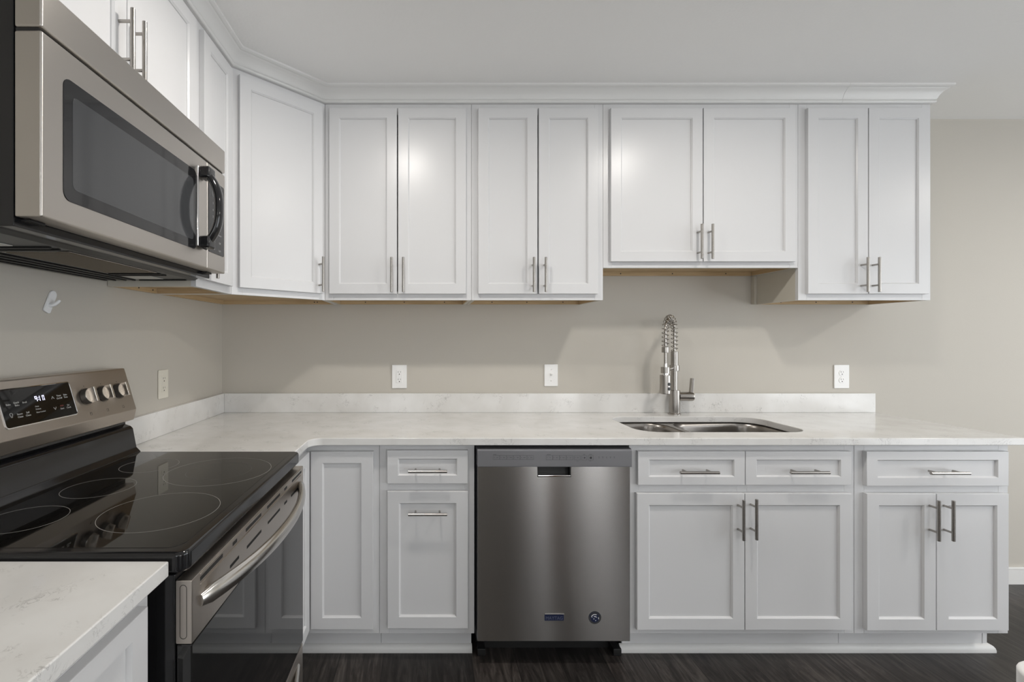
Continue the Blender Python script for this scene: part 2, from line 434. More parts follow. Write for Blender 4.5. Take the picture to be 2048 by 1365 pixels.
FYU = 2.202           # face plane of the wall cabinets on the back wall
UZ0, UZ1 = 1.488, 2.408
DZ0, DZ1 = 1.5165, 2.383
HZ = 1.6015
def back_uppers():
    # (x0, x1, z0, door x pairs, handle xs)
    D = 429.7
    X = lambda px: (px - 855) / D
    spec = [
        (-.481, .2066, UZ0, (-.4585, -.1420), (-.1375, .1800), (-.1655, -.1115), 'white two-door wall cabinet between the angled corner cabinet and the narrower one to its right'),
        (.2066, .8240, UZ0, (.2360, .5125), (.5180, .7950), (.4880, .5425), 'white two-door wall cabinet directly left of the shorter one above the sink'),
        (.8240, 1.7395, 1.640, (.8540, 1.2820), (1.2860, 1.7130), (1.2575, 1.3070), 'short white two-door wall cabinet hung higher above the sink'),
        (1.7395, 2.3617, UZ0, (1.7720, 2.0515), (2.0555, 2.3350), (2.0185, 2.0710), 'white two-door wall cabinet at the right end of the row'),
    ]
    for x0, x1, z0, d1, d2, hs, lab in spec:
        v0 = DZ0 if z0 == UZ0 else 1.6670
        hz = HZ if z0 == UZ0 else 1.7540
        c = wall_cabinet(lab, (x0, FYU), 0, x1 - x0, z0, UZ1,
                     [(d1[0] - x0, d1[1] - x0, v0, DZ1, hs[0] - x0, hz), (d2[0] - x0, d2[1] - x0, v0, DZ1, hs[1] - x0, hz)])
    MB().box((1.7275, 2.478, UZ0 + .0012), (1.7400, 2.5055, 1.6385), .0006, 1).obj('scribe_strip', M_SIDE, c)
back_uppers()

LXU = -.793           # face plane of the wall cabinets on the left wall
wall_cabinet('narrow tall white wall cabinet between the microwave and the angled corner cabinet', (LXU, 1.606), 90, .290, UZ0, UZ1,
             [(.022, .262, DZ0, DZ1, .047, HZ)])
wall_cabinet('white two-door wall cabinet over the microwave', (LXU, .832), 90, .773, 1.947, UZ1,
             [(.024, .3765, 1.966, DZ1, .344, 2.059), (.3785, .742, 1.966, DZ1, .3935, 2.059)], hole=False)

# ---- angled corner wall cabinet
def corner_upper():
    t = thing('corner_wall_cabinet', 'angled white one-door corner wall cabinet where the two walls meet', 'cabinet', (WX + .2, WY - .2, UZ0), 'white wall cabinets')
    A, Bp, C, D, E = (WX + .001, WY - .001), (WX + .001, 1.8965), (LXU, 1.8965), (-.4815, 2.202), (-.4815, WY - .001)
    g = lambda p, z: (p[0], p[1], z)
    deg = math.degrees(math.atan2(D[1] - C[1], D[0] - C[0])); Wd = math.hypot(D[0] - C[0], D[1] - C[1])
    M = frame((C[0], C[1], 0), deg); b = MB()
    b.box((Bp[0], Bp[1], UZ0), (C[0] - .003, Bp[1] + .016, UZ1)).box((D[0] - .016, D[1] + .004, UZ0), (E[0], E[1], UZ1))
    b.prism([g(A, UZ1 - .016), g((Bp[0], Bp[1] + .016), UZ1 - .016), g((C[0] - .012, C[1] + .016), UZ1 - .016), g((D[0] - .016, D[1] + .012), UZ1 - .016), g((E[0] - .016, E[1]), UZ1 - .016)], (0, 0, .016))
    for (a, c) in (((0, UZ0), (.045, UZ1)), ((Wd - .03, UZ0), (Wd, UZ1)), ((.045, UZ0), (Wd - .03, UZ0 + .04)), ((.045, UZ1 - .05), (Wd - .03, UZ1))):
        b.box((a[0], a[1], -.018), (c[0], c[1], 0), .0006, 1, M)
    b.obj('carcass', M_CAB, t)
    z = UZ0 + .022
    pts = [g((A[0] + .016, A[1] - .016), z), g((Bp[0] + .016, Bp[1] + .018), z), g((C[0] - .01, C[1] + .020), z), g((D[0] - .020, D[1] + .014), z), g((E[0] - .018, E[1] - .016), z)]
    MB().prism(pts, (0, 0, .012)).box((Bp[0] + .016, Bp[1] + .0162, UZ0 + .0012), (C[0] - .01, Bp[1] + .0195, z)).box((D[0] - .0195, D[1] + .016, UZ0 + .0012), (D[0] - .0162, E[1] - .016, z)).obj('bottom_panel', M_WOOD, t)
    nr = MB().box((A[0], Bp[1] + .02, UZ0 + .0012), (A[0] + .0155, A[1], z - .0002)).box((A[0] + .016, A[1] - .0155, UZ0 + .0012), (E[0] - .02, A[1], z - .0002)).obj('nailing_rail', M_WOOD, t)
    for x in (-.60, -.585): MB().cyl((x, A[1] - .0153, UZ0 + .012), (x, A[1] - .0165, UZ0 + .012), .003, 10).obj('screw', M_SLOT, nr)
    front(t, M, 'door', (.0265, Wd - .022, DZ0, DZ1), deg, (Wd - .043, HZ, False))
corner_upper()

# ---- crown moulding swept along the cabinet tops, mitred at the corners
def crown(name, path, label, z0=2.4085):
    prof = [(-.010, 0), (.008, 0), (.0125, .003), (.0145, .008), (.0135, .0125), (.010, .0150), (.0135, .0170), (.0150, .0200), (.0165, .0235), (.0205, .0330),
            (.0270, .0430), (.0360, .0510), (.0425, .0545), (.0435, .0570), (.0500, .0580), (.0520, .0610), (.0560, .0630), (.0570, .0710), (-.010, .0710)]
    P = [Vector(p) for p in path]; R = []
    for i, p in enumerate(P):
        ds = []
        if i > 0: ds.append((P[i] - P[i - 1]).normalized())
        if i < len(P) - 1: ds.append((P[i + 1] - P[i]).normalized())
        ns = [Vector((d.y, -d.x)) for d in ds]
        m = sum(ns, Vector((0, 0))).normalized(); k = 1 / max(.3, m.dot(ns[0]))
        R.append([(p.x + m.x * k * q[0], p.y + m.y * k * q[0], z0 + q[1]) for q in prof])
    o = MB().rings(R).obj(name, M_TRIM, sharp=50)
    return tag(o, label, 'crown moulding', 'crown moulding above the wall cabinets')
crown('crown_moulding', [(LXU, .832), (LXU, 1.8965), (-.4815, 2.202), (1.936, 2.202)], 'long white crown moulding along the cabinet tops, left of the joint')
crown('crown_moulding', [(1.9372, 2.202), (2.3617, 2.202), (2.3617, WY - .001)], 'short end length of white crown moulding right of the joint, above the rightmost wall cabinet')

# ---- base cabinets
FYB = 1.896; BZ0, BZ1 = .116, .8845
def base_cabinet(name, label, origin, deg, Wd, fronts, D=.608, end_right=False, mid=None, toe=(0, 0)):
    M = frame((origin[0], origin[1], 0), deg)
    t = thing(name, label, 'cabinet', (origin[0], origin[1], 0), 'white base cabinets')
    g = .0006; b = MB()
    b.box((g, BZ0, -D), (.016, BZ1, -.018), 0, 1, M).box((Wd - .016, BZ0, -D), (Wd - g, BZ1, -.018), 0, 1, M)
    b.box((.016, BZ0, -D), (Wd - .016, BZ0 + .016, -.018), 0, 1, M).box((.016, BZ0 + .016, -D), (Wd - .016, BZ1, -D + .006), 0, 1, M)
    fr = [((g, BZ0), (.04, BZ1)), ((Wd - .04, BZ0), (Wd - g, BZ1)), ((.04, BZ0), (Wd - .04, BZ0 + .035)), ((.04, BZ1 - .035), (Wd - .04, BZ1))]
    cuts = [.04, Wd - .04] if not mid else [.04, mid - .02, mid + .02, Wd - .04]
    for a, c in zip(cuts[::2], cuts[1::2]): fr.append(((a, .680), (c, .735)))
    if mid: fr.append(((mid - .02, BZ0 + .035), (mid + .02, BZ1 - .035)))
    for a, c in fr: b.box((a[0], a[1], -.018), (c[0], c[1], 0), .0006, 1, M)
    if end_right: b.box((Wd - .020, .0, -D), (Wd - g, BZ0, -.071), .0006, 1, M)
    b.obj('carcass', M_CAB, t)
    MB().box((toe[0] + .0006, .0, -.085), (Wd - toe[1] - .0006, BZ0 - .0005, -.072), 0, 1, M).obj('toe_kick', M_CAB, t)
    for kind, r, h, kw in fronts:
        front(t, M, kind, r, deg, h, **kw)
    return t
DR = dict(stile=.044, rail=.034, st=.006)
# corner base cabinet, L-shaped with two doors meeting in the corner
def corner_base():
    FX = -.489; Y0 = 1.608
    t = thing('corner_base_cabinet', 'white corner base cabinet with a tall plain door beside the range', 'cabinet', (FX, FYB, 0), 'white base cabinets')
    b = MB()
    b.box((WX + .001, Y0, BZ0), (FX - .018, Y0 + .016, BZ1)).box((-.2106, FYB + .018, BZ0), (-.1946, WY - .002, BZ1))
    b.box((FX - .018, Y0, BZ0), (FX, FYB + .018, BZ1), .0006, 1).box((FX, FYB, BZ0), (-.1946, FYB + .018, BZ1), .0006, 1)
    b.prism([(WX + .001, Y0 + .016, BZ0), (FX - .018, Y0 + .016, BZ0), (FX - .018, FYB + .018, BZ0), (-.2106, FYB + .018, BZ0), (-.2106, WY - .002, BZ0), (WX + .001, WY - .002, BZ0)], (0, 0, .016))
    b.obj('carcass', M_CAB, t)
    MB().box((-.575, Y0, 0), (-.562, 1.968, BZ0 - .0005)).box((-.5615, 1.968, 0), (-.1946, 1.981, BZ0 - .0005)).obj('toe_kick', M_CAB, t)
    front(t, frame((FX, Y0, 0), 90), 'door', (.014, .262, .143, .858), 90)
    front(t, frame((FX, FYB, 0), 0), 'door', (.0205, .2715, .143, .856), 0)
corner_base()
base_cabinet('base_cabinet', 'narrow white base cabinet with drawer and tall pull-out front left of the dishwasher', (-.194, FYB), 0, .384,
             [('drawer', (.0325, .356, .7270, .8610), (.1943, .7857, True), DR), ('pull_out_front', (.0335, .356, .1470, .6960), (.1943, .6170, True), dict(stile=.047))], toe=(0, .006))
base_cabinet('base_cabinet', 'wide white sink base cabinet with two drawers over two doors, beside the dishwasher', (.8146, FYB), 0, .9094,
             [('drawer', (.0285, .4570, .7215, .8570), (.255, .7815, True), DR), ('drawer', (.4590, .8835, .7215, .8570), (.6885, .7815, True), DR),
              ('door', (.0245, .4550, .1405, .6880), (.428, .594, False), {}), ('door', (.4575, .8835, .1405, .6880), (.4785, .597, False), {})], mid=.456)
base_cabinet('base_cabinet', 'white base cabinet with one wide drawer over two doors at the right end', (1.7246, FYB), 0, .6226,
             [('drawer', (.0340, .6030, .7175, .8560), (.329, .7790, True), DR),
              ('door', (.0350, .3115, .1385, .6870), (.2845, .592, False), {}), ('door', (.3140, .6030, .1385, .6870), (.3415, .592, False), {})], end_right=True, toe=(0, .0205))
base_cabinet('base_cabinet', 'white drawer base cabinet in the lower left foreground beside the range', (-.489, -.096), 90, .916,
             [('drawer', (.030, .455, .7270, .8610), (.245, .79, True), DR), ('drawer', (.459, .886, .7270, .8610), (.67, .79, True), DR),
              ('door', (.030, .455, .147, .696), (.43, .60, False), {}), ('door', (.459, .886, .147, .696), (.49, .60, False), {})], mid=.457)

# white quarter-round shoe along the toe kicks
def shoe(n, x0, x1, wrap=False):
    y1 = 1.968 - .0006; r = .018
    prof = [(0, 0), (0, .030)] + [(-r * math.sin(a), .008 + .022 * math.cos(a)) for a in (0.3, .7, 1.1, 1.5)] + [(-r, 0)]
    b = MB()
    P = [(x0, y1), (x1, y1)]
    R = [[(x0, y1 + q[0], q[1]) for q in prof], [(x1 + ((-q[0]) if wrap else 0), y1 + q[0], q[1]) for q in prof]]
    if wrap: R.append([(x1 - q[0], WY - .02, q[1]) for q in prof])
    return struct(b.rings(R).obj('trim_%d' % n, M_TRIM))
shoe(1, -.5612, .1855)
shoe(2, .8020, 2.3480, True)

# ================================================================== counters
CT0, CT1 = .885, .914
ri = .05
outer = [(WX + .0005, WY - .0005), (2.375, WY - .0005), (2.375, 1.858), (-.463 + ri, 1.858)]
outer += arc(-.463 + ri, 1.858 - ri, ri, PI / 2, PI, 10)[1:]
outer += [(-.463, 1.607), (WX + .0005, 1.607)]
SKX0, SKX1, SKY0, SKY1 = .902, 1.632, 1.978, 2.362
hole = rrect(SKX0, SKY0, SKX1, SKY1, .095, 10)
ct = slab('countertop', [outer, hole], CT0, CT1, .003, M_QUARTZ)
tag(ct, 'L-shaped white quartz countertop with grey flecks and the sink cutout', 'countertop')
ct = slab('countertop', [[(WX + .0005, -.09), (-.463, -.09), (-.463, .838), (WX + .0005, .838)]], CT0, CT1, .003, M_QUARTZ)
tag(ct, 'white quartz countertop in the lower left foreground, left of the range', 'countertop')
o = MB().box((WX + .0205, WY - .0205, CT1 + .0004), (2.375, WY - .0005, 1.016), .0015).obj('backsplash', M_QUARTZ)
tag(o, 'low white quartz backsplash strip along the back wall behind the sink', 'backsplash', 'quartz backsplash strips')
o = MB().box((WX + .0005, 1.607, CT1 + .0004), (WX + .020, WY - .0005, 1.016), .0015).obj('backsplash', M_QUARTZ)
tag(o, 'low white quartz backsplash strip along the left wall beside the range', 'backsplash', 'quartz backsplash strips')

# ---- undermount double sink
def sink():
    t = thing('sink', 'stainless steel double-bowl undermount sink set into the counter', 'sink', ((SKX0 + SKX1) / 2, 2.17, .66))
    zr = CT0 - .0006
    def bowl(x0, x1, y0, y1, r, depth, name):
        R = []
        def ring(d, z, rr): return [(p[0], p[1], z) for p in rrect(x0 + d, y0 + d, x1 - d, y1 - d, max(rr, .01), 8)]
        dz = zr - .004
        for d, z, rr in ((-.004, dz, r), (0, dz - .004, r), (.004, dz - .02, r - .004), (.010, dz - depth + .045, r - .01), (.022, dz - depth + .015, r - .02), (.045, dz - depth, r - .03)):
            R.append(ring(d, z, rr))
        bot = ring(.045, dz - depth - .0015, r - .03)
        for d, z, rr in ((.0205, dz - depth + .0135, r - .02), (.0085, dz - depth + .045, r - .01), (.0025, dz - .02, r - .004), (-.0015, dz - .0045, r), (-.004, dz - .0012, r)):
            pass
        b = MB(); b.rings(R + [[(x0 + x1) / 2 + (p[0] - (x0 + x1) / 2) * .02, (y0 + y1) / 2 + (p[1] - (y0 + y1) / 2) * .02, dz - depth - .004] for p in []], cap=False)
        bm = b.bm; bm.verts.ensure_lookup_table()
        n = len(R[0]); bm.faces.new([bm.verts[(len(R) - 1) * n + j] for j in range(n)])
        o = b.obj(name, M_SINK, t, sharp=60)
        s = o.modifiers.new('thick', 'SOLIDIFY'); s.thickness = .0012; s.offset = 0
        cx, cy = (x0 + x1) / 2, (y0 + y1) / 2 + .03
        MB().lathe([(0, .0), (.030, .0), (.032, .003), (.044, .003), (.046, .0005), (0, .0005)], (cx, cy, dz - depth + .0008)).obj('drain', M_CHROME, o)
        return o
    bowl(SKX0 - .002, 1.172, SKY0 - .002, SKY1 + .002, .093, .19, 'left_bowl')
    bowl(1.204, SKX1 + .002, SKY0 - .002, SKY1 + .002, .093, .22, 'right_bowl')
    # flange plate with the two bowl openings
    zf = zr - .0035
    slab('rim_flange', [rrect(SKX0 - .025, SKY0 - .022, SKX1 + .025, SKY1 + .022, .10, 8),
                        rrect(SKX0 - .005, SKY0 - .005, 1.175, SKY1 + .005, .095, 8), rrect(1.201, SKY0 - .005, SKX1 + .005, SKY1 + .005, .095, 8)], zf - .0008, zf + .0008, .0003, M_SINK, t)
sink()

# ---- pull-down spring faucet
def faucet():
    fx, fy = 1.283, 2.437
    t = thing('faucet', 'brushed nickel spring pull-down faucet standing behind the sink', 'faucet', (fx, fy, CT1))
    z = CT1
    MB().lathe([(0, .0003), (.031, .0003), (.031, .004), (.0285, .007), (0, .007)], (fx, fy, z)).obj('base_ring', M_NICKEL, t)
    MB().lathe([(0, .007), (.0265, .007), (.0270, .010), (.0270, .121), (.0262, .1245), (0, .1245)], (fx, fy, z)).obj('body', M_NICKEL, t)
    MB().lathe([(0, .124), (.0155, .124), (.0155, .292), (0, .292)], (fx, fy, z), 20).obj('riser_pipe', M_NICKEL, t)
    ks = [(0, .256)]
    for i in range(14): ks += [(.0180, .256 + i * .005), (.0180, .2595 + i * .005), (.0168, .2600 + i * .005), (.0168, .2608 + i * .005)]
    MB().lathe(ks + [(.017, .3265), (0, .3265)], (fx, fy, z), 20).obj('knurled_sleeve', M_NICKEL, t)
    MB().lathe([(0, .226), (.0225, .226), (.0232, .228), (.0232, .253), (.0225, .255), (0, .255)], (fx, fy, z), 24).obj('collar', M_NICKEL, t)
    dirx, diry = -math.sin(math.radians(43)), -math.cos(math.radians(43)); reach = .152
    # arched hose path
    path = []
    z0 = z + .322; top = 1.412 - reach / 2 * 1.0
    n1 = 26
    for i in range(8): path.append((0, z0 + (top - z0) * i / 8))
    for i in range(n1 + 1):
        a = PI - PI * i / n1; path.append((reach / 2 + reach / 2 * math.cos(a), top + (reach / 2) * math.sin(a)))
    zend = 1.262
    for i in range(1, 7): path.append((reach, top + (zend - top) * i / 6))
    def P(s, zz): return Vector((fx + dirx * s, fy + diry * s, zz))
    pts = [P(*q) for q in path]
    hose_pts = pts + [P(reach, 1.262 - .1 * i / 4) for i in range(1, 5)]
    MB().tube(hose_pts, .0062, 12, up=(-diry, dirx, 0)).obj('hose', M_NICKEL, t, sharp=60)
    # coil spring round the hose
    cum = [0]
    for a, b2 in zip(pts, pts[1:]): cum.append(cum[-1] + (b2 - a).length)
    turns = cum[-1] / .0205; ns = int(turns * 16); coil = []
    side = Vector((-diry, dirx, 0))
    for i in range(ns + 1):
        s = cum[-1] * i / ns; k = max(j for j in range(len(cum)) if cum[j] <= s + 1e-9); k = min(k, len(pts) - 2)
        f = (s - cum[k]) / (cum[k + 1] - cum[k]); c = pts[k].lerp(pts[k + 1], f); tn = (pts[k + 1] - pts[k]).normalized()
        nn = side.cross(tn); a = 2 * PI * turns * i / ns
        coil.append(c + (side * math.cos(a) + nn * math.sin(a)) * .0152)
    MB().tube(coil, .0023, 6).obj('coil_spring', M_NICKEL, t, sharp=80)
    he = P(reach, 0)
    MB().lathe([(0, 1.238), (.0160, 1.238), (.0165, 1.240), (.0165, 1.264), (.0160, 1.266), (0, 1.266)], (he.x, he.y, 0), 20).obj('spring_end_cap', M_NICKEL, t)
    # holder arm and ring
    a0 = P(.022, 1.155); a1 = P(reach - .018, 1.152)
    MB().tube([a0, a1], .0055, 10).obj('holder_arm', M_CHROME, t)
    MB().lathe([(.0100, 1.136), (.0205, 1.136), (.0205, 1.166), (.0100, 1.166)], (he.x, he.y, 0), 24, closed=True).obj('holder_ring', M_NICKEL, t)
    MB().lathe([(0, 1.124), (.0155, 1.124), (.0155, 1.137), (.0100, 1.1375), (.0095, 1.168), (.0075, 1.185), (0, 1.185)], (he.x, he.y, 0), 20).obj('hose_connector', M_CHROME, t)
    h = MB().lathe([(0, 1.033), (.0225, 1.033), (.0250, 1.036), (.0250, 1.125), (.0235, 1.127), (0, 1.127)], (he.x, he.y, 0), 28).obj('spray_head', M_NICKEL, t)
    for zz in (1.083, 1.060):
        c = Vector((he.x + .006, he.y - .0242, zz))
        MB().cyl(c, c + Vector((.0008, -.0028, 0)), .0078, 18).obj('spray_button', M_MATTE, h)
    # lever handle on the right side
    zc = 1.006
    MB().cyl((fx + .020, fy, zc), (fx + .066, fy, zc), .0235, 28).obj('valve_body', M_NICKEL, t)
    MB().tube([(fx + .0664, fy, zc), (fx + .0664 + .0015, fy, zc), (fx + .088, fy, zc), (fx + .094, fy, zc), (fx + .097, fy, zc)], [.0235, .024, .024, .0225, .018], 28, up=(0, 0, 1)).obj('lever_hub', M_NICKEL, t)
    MB().prism([(fx + .079, fy - .010, zc + .015), (fx + .0935, fy - .010, zc + .015), (fx + .0985, fy - .010, 1.101), (fx + .0865, fy - .010, 1.101)], (0, .020, 0), .0015).obj('lever', M_NICKEL, t)
faucet()

# ================================================================== dishwasher
def dishwasher():
    x0, x1 = .1985, .8060; yf = 1.8655
    t = thing('dishwasher', 'stainless steel built-in dishwasher between the white base cabinets', 'dishwasher', ((x0 + x1) / 2, yf, 0))
    MB().box((.196, 1.912, .10), (.808, 2.49, .878)).box((.1945, 1.905, .866), (.810, 1.93, .8835)).obj('tub', M_MATTE, t)
    MB().box((.205, 1.985, .0), (.800, 2.0, .099)).box((.205, 1.93, .0), (.24, 1.985, .03), .004).box((.765, 1.93, 0), (.80, 1.985, .03), .004).obj('kick_panel', M_MATTE, t)
    M = frame((0, yf, 0), 0)
    px0, px1, pz = .4378, .5700, .7615           # pocket handle opening
    # door skin around the pocket
    b = MB(); zt = .7985
    b.prism([(x0, .1035, -.042), (x1, .1035, -.042), (x1, zt, -.042), (px1, zt, -.042), (px1, .758, -.042), (px0, .758, -.042), (px0, zt, -.042), (x0, zt, -.042)], (0, 0, .042), .0018, 2, M)
    door = b.obj('door', M_STEEL_DW, t)
    b = MB().box((px0, .758, -.040), (px1, zt, -.030), 0, 1, M).box((px0, .758, -.030), (px0 + .003, zt, -.001), 0, 1, M).box((px1 - .003, .758, -.030), (px1, zt, -.001), 0, 1, M)
    b.obj('pocket_handle', M_MATTE, door)
    MB().box((px0 + .001, .7585, -.030), (px1 - .001, .7655, .0012), .002, 2, M).obj('pocket_lip', M_CHROME, door)
    # control panel
    b = MB(); zb, ztop = .7995, .8715
    xs = (x0 - .0005, x1 + .0040)
    pr = [(0, zb), (0.0055, zb), (.0065, zb + .004), (.0060, ztop - .010), (.003, ztop - .003), (-.004, ztop), (-.040, ztop), (-.040, zb)]
    b.prism([(xs[0], q[1], q[0]) for q in pr], (xs[1] - xs[0], 0, 0), M=M)
    cp = b.obj('control_panel', M_PANEL, t)
    S = lambda px: (px - 855) * 1.8595 / 938
    Zp = lambda py: EYE - (py - 675) * 1.8595 / 938
    M2 = frame((0, yf - .0063, 0), 0); b = MB()
    def outline(xa, xb, ya, yb, w=.0004):
        xa, xb, za, zc = S(xa), S(xb), Zp(yb), Zp(ya)
        b.box((xa, zc - w, 0), (xb, zc, .0003), M=M2).box((xa, za, 0), (xb, za + w, .0003), M=M2).box((xa, za, 0), (xa + w, zc, .0003), M=M2).box((xb - w, za, 0), (xb, zc, .0003), M=M2)
    def bars(x, y, ws):
        for k, wd in enumerate(ws):
            b.box((S(x), Zp(y + k * 2) - .0010, 0), (S(x + wd), Zp(y + k * 2), .0003), M=M2)
    def dot(x, y, r=.0010): b.cyl((S(x), Zp(y), 0), (S(x), Zp(y), .0003), r, 10, M=M2)
    T = lambda s, x, y, size=.0042: text_mb(b, s, size, M2 @ Matrix.Translation((S(x), Zp(y), .0001)))
    def done(name='touch_button'):
        nonlocal b
        b.obj(name, M_INK, cp); b = MB()
    T('CYCLES', 989.5, 909.6, .0036); done('printed_heading')
    for i, s in enumerate(('Auto', 'Heavy', 'Normal', 'China', 'Quick', 'Rinse')):
        outline(986 + i * 13.6, 999.4 + i * 13.6, 911.5, 919.5); dot(988.5 + i * 13.6, 915.7); T(s, 994.6 + i * 13.6, 915.7, .0034); done()
    T('OPTIONS', 1097.5, 909.6, .0036); done('printed_heading')
    for i, s in enumerate(('Hi', 'Heat', 'Steam', 'Dry')):
        outline(1092 + i * 13.5, 1105.3 + i * 13.5, 911.5, 920.5); dot(1094.2 + i * 13.5, 916); T(s, 1100.3 + i * 13.5, 916, .0034); done()
    outline(1148, 1160.5, 912, 920.5); dot(1150.3, 916); T('Delay', 1155.6, 916, .0032); T('Hours', 1155, 922.3, .003); done()
    outline(1163.2, 1173.4, 911.5, 921); T('Start', 1168.6, 909.8, .0036); dot(1166, 916.2); b.prism([(S(1168.4), Zp(918), 0), (S(1171), Zp(916.2), 0), (S(1168.4), Zp(914.4), 0)], (0, 0, .0003), M=M2); done()
    outline(1176, 1186.6, 911.5, 921); T('Cancel', 1181, 909.8, .0036); T('Drain', 1180.4, 922.4, .0032); dot(1178.6, 916.2); b.box((S(1180), Zp(918.2), 0), (S(1183.4), Zp(914.2), .0003), M=M2); done()
    for i, s in enumerate(('Lock', 'Wash', 'Dry', 'Clean', 'Sani')):
        dot(1198 + i * 7.6, 916.3, .0012); T(s, 1198 + i * 7.6, 914, .0030); done('indicator')
    b.bm.free()
    # maker's badge and round sticker
    bx0, bx1 = .4655, .5420; bz0, bz1 = .1870, .2115
    bd = MB().box((bx0, bz0, 0), (bx1, bz1, .0022), .0006, 1, M).obj('name_badge', M_NAVY, door)
    b = MB(); text_mb(b, 'MAYTAG', .0185, M @ Matrix.Translation(((bx0 + bx1) / 2, bz0 + .0098, .0024)), sx=.92); b.obj('badge_lettering', M_NAVYT, bd)
    MB().box((bx0 + .001, bz1 - .0005, 0), (bx1 + .001, bz1 + .0028, .003), .0006, 1, M).obj('badge_bar', M_CHROME, bd)
    cx, cz, r = .6655, .1985, .0255
    st = MB().cyl((cx, cz, 0), (cx, cz, .0004), r, 40, M=M).obj('round_sticker', mat('grey_sticker', (.085, .085, .088), .35, .5), door)
    b = MB()
    for i, ch in enumerate('AMERICA'):
        a = math.radians(162 - i * 22.5)
        text_mb(b, ch, .0098, M @ Matrix.Translation((cx + .0205 * math.cos(a), cz + .0205 * math.sin(a), .0006)) @ Matrix.Rotation(a - PI / 2, 4, 'Z'))
    b.obj('sticker_lettering', M_NAVY, st)
    gl = MB().cyl((cx, cz - .002, .0004), (cx, cz - .002, .0008), .0170, 32, M=M).obj('sticker_globe', M_NAVY, st)
    b = MB()
    for k, (rr, a0, a1, w) in enumerate(((.0145, 62, 158, .0030), (.0075, 28, 120, .0030), (.0145, -8, 22, .0025))):
        pts = []
        for i in range(13):
            a = math.radians(a0 + (a1 - a0) * i / 12); pts.append((cx + (rr + w / 2) * math.cos(a), cz - .002 + (rr + w / 2) * math.sin(a) - k * .001, .0009))
        for i in range(13):
            a = math.radians(a1 + (a0 - a1) * i / 12); pts.append((cx + (rr - w / 2) * math.cos(a), cz - .002 + (rr - w / 2) * math.sin(a) - k * .001, .0009))
        b.prism(pts, (0, 0, .0002), M=M)
    for (dx, dz, rr) in ((-.004, -.005, .0028), (.003, -.0115, .0026), (-.0115, .001, .0020)):
        pts = [(cx + dx + rr * (1 if i % 2 == 0 else .45) * math.sin(i * PI / 5), cz + dz + rr * (1 if i % 2 == 0 else .45) * math.cos(i * PI / 5), .0009) for i in range(10)]
        b.prism(pts, (0, 0, .0002), M=M)
    b.obj('stars_and_stripes', M_BADGEW, gl)
dishwasher()

